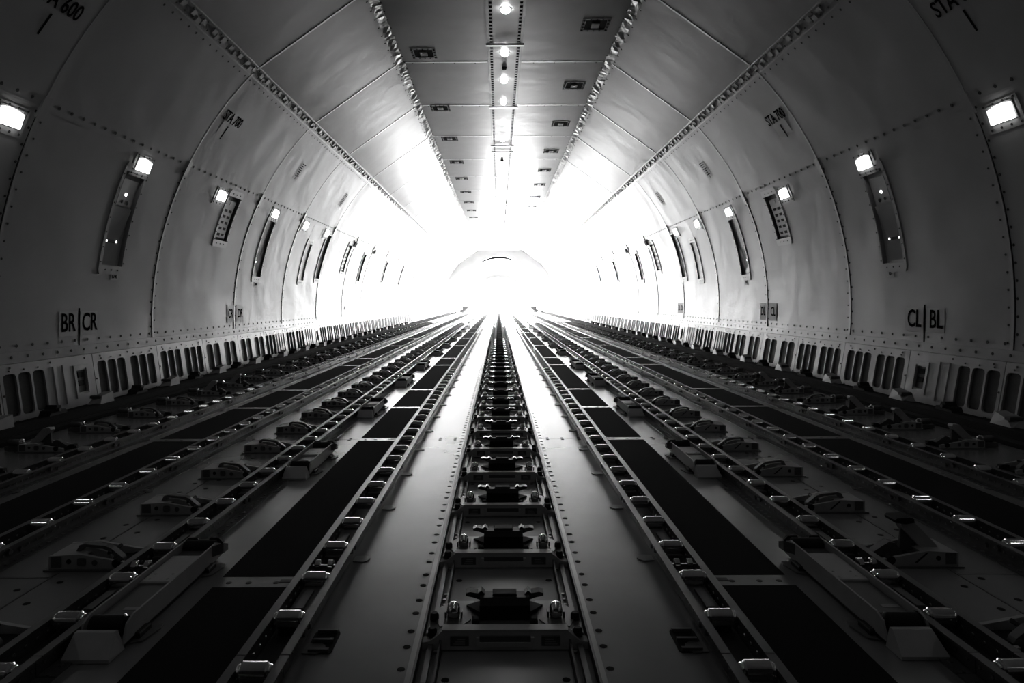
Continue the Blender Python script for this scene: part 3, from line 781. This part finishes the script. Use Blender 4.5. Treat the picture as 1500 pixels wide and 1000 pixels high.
# ------------------------------------------------------------------ power drive units
def pdu(L, s):
    P = empty('power_drive_unit', (0, 0, 0), None, 'x', 'drive unit', 'power drive units beside the second roller tracks')
    w_ = .050
    m = MB(); m.add([(-w_, 0, .001), (w_, 0, .001), (w_, 0, .008), (-w_, 0, .008), (-w_+.004, .040, .046), (w_-.012, .040, .046), (-w_+.004, .052, .046), (w_-.010, .052, .046), (-w_, .060, .001), (w_, .060, .001)],
        [(0, 1, 2, 3), (3, 2, 5, 4), (4, 5, 7, 6), (6, 7, 9, 8), (1, 9, 7, 5, 2), (0, 3, 4, 6, 8), (0, 8, 9, 1)])
    m.obj('front_ramp', 'castl', P)
    for q in (-1, 1):
        m = MB(); m.prism([(.056, .012), (.072, .050), (.10, .060), (L-.06, .060), (L-.02, .045), (L-.02, .012)], *sorted((q*(w_-.005), q*w_)), ax='x'); m.obj('side_plate', 'cast', P)
        m = MB(); m.prism([(.20, .004), (.22, .02), (L-.14, .02), (L-.12, .004)], *sorted((q*(w_-.012), q*(w_-.006))), ax='x'); m.obj('lower_skirt', 'castd', P)
    m = MB(); m.box(-w_+.008, w_-.008, .06, L-.03, .003, .024); m.obj('housing', 'castd', P)
    m = MB(); m.lathe([(-.036, .018), (-.033, .022), (.033, .022), (.036, .018)], (0, .085, .040), 'x', 16); m.obj('drive_roller', 'rubber', P, smooth=True)
    m = MB(); m.lathe([(.034, .024), (.040, .020)], (0, .085, .040), 'x', 16); m.obj('roller_end_ring', 'gloss', P, smooth=True)
    m = MB(); m.box(-w_+.008, w_-.008, .12, .12+(L-.2)*.42, .024, .044, .003); m.obj('front_cover', 'castd', P)
    m = MB(); m.box(-w_+.008, w_-.008, .125+(L-.2)*.42, L-.13, .024, .050, .003); m.obj('motor_cover', 'castl', P)
    m = MB(); m.box(-w_+.008, w_-.008, L-.125, L-.03, .024, .040); m.obj('rear_cover', 'castd', P)
    m = MB(); m.lathe([(-.044, .016), (-.041, .020), (.041, .020), (.044, .016)], (0, L-.05, .044), 'x', 16); m.obj('drive_roller', 'rubber', P, smooth=True)
    m = MB(); m.prism([(-.055, .052), (-.045, .063), (-.018, .063), (-.014, .056), (.014, .056), (.018, .063), (.045, .063), (.055, .052), (.052, .03), (-.052, .03)], L-.03, L-.022, 'y'); m.obj('rear_guard', 'rubber', P)
    m = MB(); m.add([(-s*w_, L-.09, .06), (-s*(w_+.016), L-.05, .056), (-s*(w_+.016), L-.015, .042), (-s*w_, L-.02, .042), (-s*w_, L-.09, .03), (-s*(w_+.016), L-.05, .026), (-s*(w_+.016), L-.015, .024), (-s*w_, L-.02, .024)],
        [(0, 1, 2, 3), (4, 7, 6, 5), (0, 4, 5, 1), (1, 5, 6, 2), (2, 6, 7, 3), (3, 7, 4, 0)]); m.obj('side_horn', 'castd', P)
    for yy in (.12, L-.12):
        m = MB(); m.prism([(-s*w_, yy-.04), (-s*(w_+.022), yy-.03), (-s*(w_+.034), yy+.03), (-s*(w_+.03), yy+.05), (-s*w_, yy+.05)], .0005, .004, 'z'); m.obj('floor_bracket', 'castd', P)
        m = MB(); m.box(*sorted((-s*(w_-.01), -s*(w_+.012))), yy-.02, yy+.03, .004, .016, .003); m.obj('bracket_clamp', 'rubber', P)
    m = MB()
    for yy in (0, .03): 
        for xx in (-.025, 0.02): m.cyl((xx, L*.52+yy, .050), .0035, .001, n=6)
    m.obj('cover_screws', 'rivet', P, kind='stuff')
    m = MB(); m.box(-.005, .035, .15, .165, .0435, .0448); m.obj('label_strip', 'decal', P)
    return P
PY = [(1.415, .60), (2.86, .53), (4.37, .52), (5.95, .52), (7.42, .52), (9.35, .52), (10.9, .52), (12.6, .52), (14.4, .52), (16.3, .52), (18.3, .52)]
for s in (-1, 1):
    big = pdu(.60, s); small = pdu(.52, s); stt = tree(small); k2 = 0
    for n, (y, L) in enumerate(PY):
        lab = 'low grey drive unit with sloping front ramp, %s from camera, %s side' % (ORD[n+1], SIDE[s])
        if n == 0: lab = 'longest low grey drive unit with sloping front ramp, nearest camera on %s' % SIDE[s]; o = big
        elif n == 1: o = small
        else: o = copy_tree(stt)
        o.location = (s*.872, y, 0); o['label'] = lab

# ------------------------------------------------------------------ restraint locks
def lock(s, raised, outer, thin=False):
    """local +x*(-s) = towards the centre line"""
    c = -s
    Lk = empty('restraint_lock', (0, 0, 0), None, 'x', 'cargo lock', 'x')
    def X(*p): return [(c*a, b) for a, b in p]
    m = MB(); m.prism(X((-.135, -.012), (.135, -.012), (.145, 0), (.145, .13), (.12, .145), (-.10, .145), (-.135, .11)), .0005, .005, 'z'); m.obj('base_plate', 'castd', Lk)
    prof = [(-.125, .004), (-.125, .044), (-.095, .046), (-.03, .050), (.02, .040), (.055, .034), (.125, .022), (.125, .004)]
    m = MB(); m.prism(X(*prof), 0, .012, 'y'); m.obj('front_wall', 'cast', Lk)
    m = MB(); m.prism(X(*prof), .115, .127, 'y'); m.obj('rear_wall', 'cast', Lk)
    m = MB(); m.prism(X((-.125, .004), (-.125, .043), (-.095, .045), (-.03, .048), (-.015, .044), (-.03, .004)), .012, .115, 'y'); m.obj('end_block', 'cast', Lk)
    m = MB(); m.prism(X((-.03, .004), (-.02, .012), (.12, .012), (.12, .004)), .012, .115, 'y'); m.obj('pocket', 'rubber', Lk)
    m = MB(); m.prism(X((-.118, .010), (-.118, .044), (-.085, .044), (-.085, .010)), -.0015, 0, 'y'); m.obj('face_recess', 'castd', Lk)
    m = MB(); m.lathe([(-.002, .0075), (0, .0075)], (c*-.062, 0, .028), 'y', 10); m.obj('face_hole', 'rubber', Lk)
    if s < 0 or outer:
        m = MB(); m.prism([(c*-.022+a, .027+b) for a, b in ((-.013, -.008), (-.009, -.012), (.009, -.012), (.013, -.008), (.013, .008), (.009, .012), (-.009, .012), (-.013, .008))], -.003, 0, 'y'); m.obj('face_button', 'castd', Lk)
        m = MB(); m.lathe([(-.0015, .009), (0, .009)], (c*.018, 0, .024), 'y', 10); m.obj('face_label', 'rail', Lk)
    else:
        m = MB(); m.prism(X((-.03, .044), (-.024, .044), (.012, .014), (.004, .014)), -.0012, 0, 'y'); m.obj('face_groove', 'rubber', Lk)
    m = MB(); m.lathe([(-.004, .012), (-.001, .014), (.02, .014)], (c*.085, 0, .022), 'y', 10); m.obj('pivot_cap', 'rubber', Lk, smooth=True)
    m = MB(); m.lathe([(0, .012), (.012, .010)], (c*.135, .09, .008), 'z', 8); m.box(*sorted((c*.10, c*.14)), .08, .11, .008, .028); m.obj('end_bumper', 'rubber', Lk)
    if not raised:
        o = [(-.060, .048), (-.050, .066), (-.035, .070), (.030, .064), (.050, .056), (.082, .030), (.088, .018), (.074, .016), (.058, .034), (.040, .048), (.024, .055), (-.036, .061), (-.046, .046)]
        m = MB(); m.prism(X(*o), .034, .058, 'y'); m.obj('folded_arm', 'castd', Lk)
        m = MB(); m.prism(X((-.045, .044), (-.036, .054), (-.004, .054), (.03, .044), (.045, .034), (.05, .022), (-.03, .034)), .040, .052, 'y'); m.obj('arm_web', 'cast', Lk)
        m = MB(); m.lathe([(0, .006), (.07, .006)], (c*.05, .022, .046), 'y', 8); m.obj('arm_pin', 'gloss', Lk)
    else:
        m = MB(); m.prism(X((-.088, .046), (-.082, .056), (-.012, .128), (.022, .130), (.028, .118), (.016, .098), (-.034, .046)), .045, .085, 'y'); m.obj('raised_arm', 'cast', Lk)
        m = MB(); m.prism(X((-.052, .046), (.012, .102), (.020, .100), (.024, .03), (-.04, .03)), .060, .068, 'y'); m.obj('arm_web', 'castd', Lk)
        m = MB(); m.prism(X((.020, .03), (.045, .058), (.062, .062), (.085, .048), (.115, .028), (.10, .018), (.02, .02)), .05, .08, 'y'); m.obj('support_arm', 'castd', Lk)
        if not outer:
            m = MB(); m.prism(X((-.010, .126), (-.008, .138), (.0, .142), (.046, .140), (.052, .134), (.050, .126), (.02, .122)), .035, .095, 'y'); m.obj('arm_head', 'rubber', Lk)
    if outer:
        m = MB(); m.lathe([(-.05, .008), (-.046, .015), (-.040, .018), (.03, .018), (.036, .015), (.04, .008)], (c*-.175, .06, .045), 'x', 12); m.obj('end_roller', 'rail', Lk, smooth=True)
        m = MB(); m.lathe([(-.007, .013), (-.005, .0195), (.005, .0195), (.007, .013)], (c*-.143, .06, .045), 'x', 12); m.obj('roller_collar', 'chrome', Lk, smooth=True)
        m = MB(); m.box(*sorted((c*-.225, c*-.13)), .035, .085, .004, .026); m.obj('roller_mount', 'castd', Lk)
    Lk.scale = (.9, .9, .9)
    return Lk
for s in (-1, 1):
    for outer in (False, True):
        lo = lock(s, False, outer); lt = tree(lo); up = lock(s, True, outer); upt = tree(up); usedl = usedu = False
        if not outer:
            ys = [1.42+.489*k for k in range(0, 42)]; x0 = 1.16; rset = {1} if s > 0 else set(); rowname = 'inner'
        else:
            ys = [2.9+.505*k for k in range(0, 40)]; x0 = 2.30; rowname = 'outer'
            rset = {1, 5, 6, 11} if s < 0 else {1, 2, 3, 5, 6, 10}
        grp = '%s row of cargo locks on the %s side' % (rowname, SIDE[s])
        for k, y in enumerate(ys):
            r = k in rset
            src, tr_ = (up, upt) if r else (lo, lt)
            if k < 22:
                st = 'with its arm raised' if r else 'with its arm folded flat'
                lab = 'grey cargo lock %s, %s of the %s row, %s side' % (st, ORD[k+1], rowname, SIDE[s])
            else: lab = 'tiny distant cargo lock at the far end of the %s row, %s side' % (rowname, SIDE[s])
            if (r and not usedu): o = up; usedu = True
            elif (not r and not usedl): o = lo; usedl = True
            else: o = copy_tree(tr_)
            o.location = (s*x0, y, 0); o['label'] = lab; o['group'] = grp
        if not usedu:
            for c in kids(up): bpy.data.objects.remove(c)
            bpy.data.objects.remove(up)
# ------------------------------------------------------------------ side guide rails along the walls
for s in (-1, 1):
    G = empty('side_guide_rail', (s*2.72, 0, 0), None, 'low black guide rail along the foot of the %s wall' % SIDE[s], 'rail')
    m = MB(); m.prism([(s*-.13, 0), (s*-.13, .02), (s*-.09, .028), (s*-.085, .012), (s*-.01, .012), (s*0, .045), (s*.06, .052), (s*.20, .03), (s*.27, .0)], .5, 40, 'y'); m.obj('rail_body', 'flat', G)
    m = MB(); m.box(*sorted((s*-.055, s*-.045)), .5, 40, .012, .022); m.obj('rail_lip', 'flat', G)
    for k in range(36):
        y = 4.27+.5*(k-2)
        sv = 'pale wedge-shaped' if k % 2 else 'dark lumpy'
        if k < 20: lab = '%s guide bracket, %s along the %s wall rail' % (sv, ORD[k+1], SIDE[s])
        else: lab = 'tiny distant %s bracket on the far %s wall rail' % (sv, SIDE[s])
        Bk = empty('guide_bracket', (s*2.80, y, .045), None, lab, 'bracket', 'brackets on the %s wall rail' % SIDE[s])
        if k < 2:
            if k == 0:
                m = MB(); m.prism([(-.09, 0), (-.07, .035), (-.03, .04), (-.015, .065), (.02, .06), (.03, .035), (.07, .03), (.09, 0)], -.035, .035, 'x'); d1 = m.obj('bracket_body', 'rubber', Bk)
                m = MB(); m.lathe([(-.045, .012), (.045, .012)], (0, 0, .035), 'x', 8); d2 = m.obj('bracket_pin', 'castd', Bk)
                if s < 0: dk = (d1.data, d2.data)
            else:
                m = MB(); m.add([(-.04, -.08, 0), (.05, -.08, 0), (.05, .09, 0), (-.04, .09, 0), (-.03, -.03, .045), (.045, -.05, .055), (.045, .08, .075), (-.02, .07, .07)], [(3, 2, 1, 0), (4, 5, 6, 7), (0, 1, 5, 4), (1, 2, 6, 5), (2, 3, 7, 6), (3, 0, 4, 7)]); d1 = m.obj('bracket_body', 'cast', Bk)
                m = MB(); m.box(-.035, .04, -.06, -.02, .04, .06, .004); d2 = m.obj('bracket_cap', 'castd', Bk)
                if s < 0: lt2 = (d1.data, d2.data)
        else:
            for me in (lt2 if k % 2 else dk): rob(me, me.name.split('.')[0], Bk, (0, 0, 0))
# low white fittings at the far end of the deck
for n, x in enumerate((-2.5, -1.22, -.3, .3, 1.22, 2.5)):
    E_ = empty('end_stop', (x, 42.0, 0), None, 'small pale end stop at the bright far end of the deck', 'stop', 'end stops at far end of deck')
    m = MB(); m.prism([(-.12, 0), (.12, 0), (.09, .12), (-.09, .12)], 0, .2, 'y'); m.obj('stop_body', 'wall', E_)
    m = MB(); m.box(-.06, .06, .02, .16, .12, .2, .02); m.obj('stop_head', 'wall', E_)
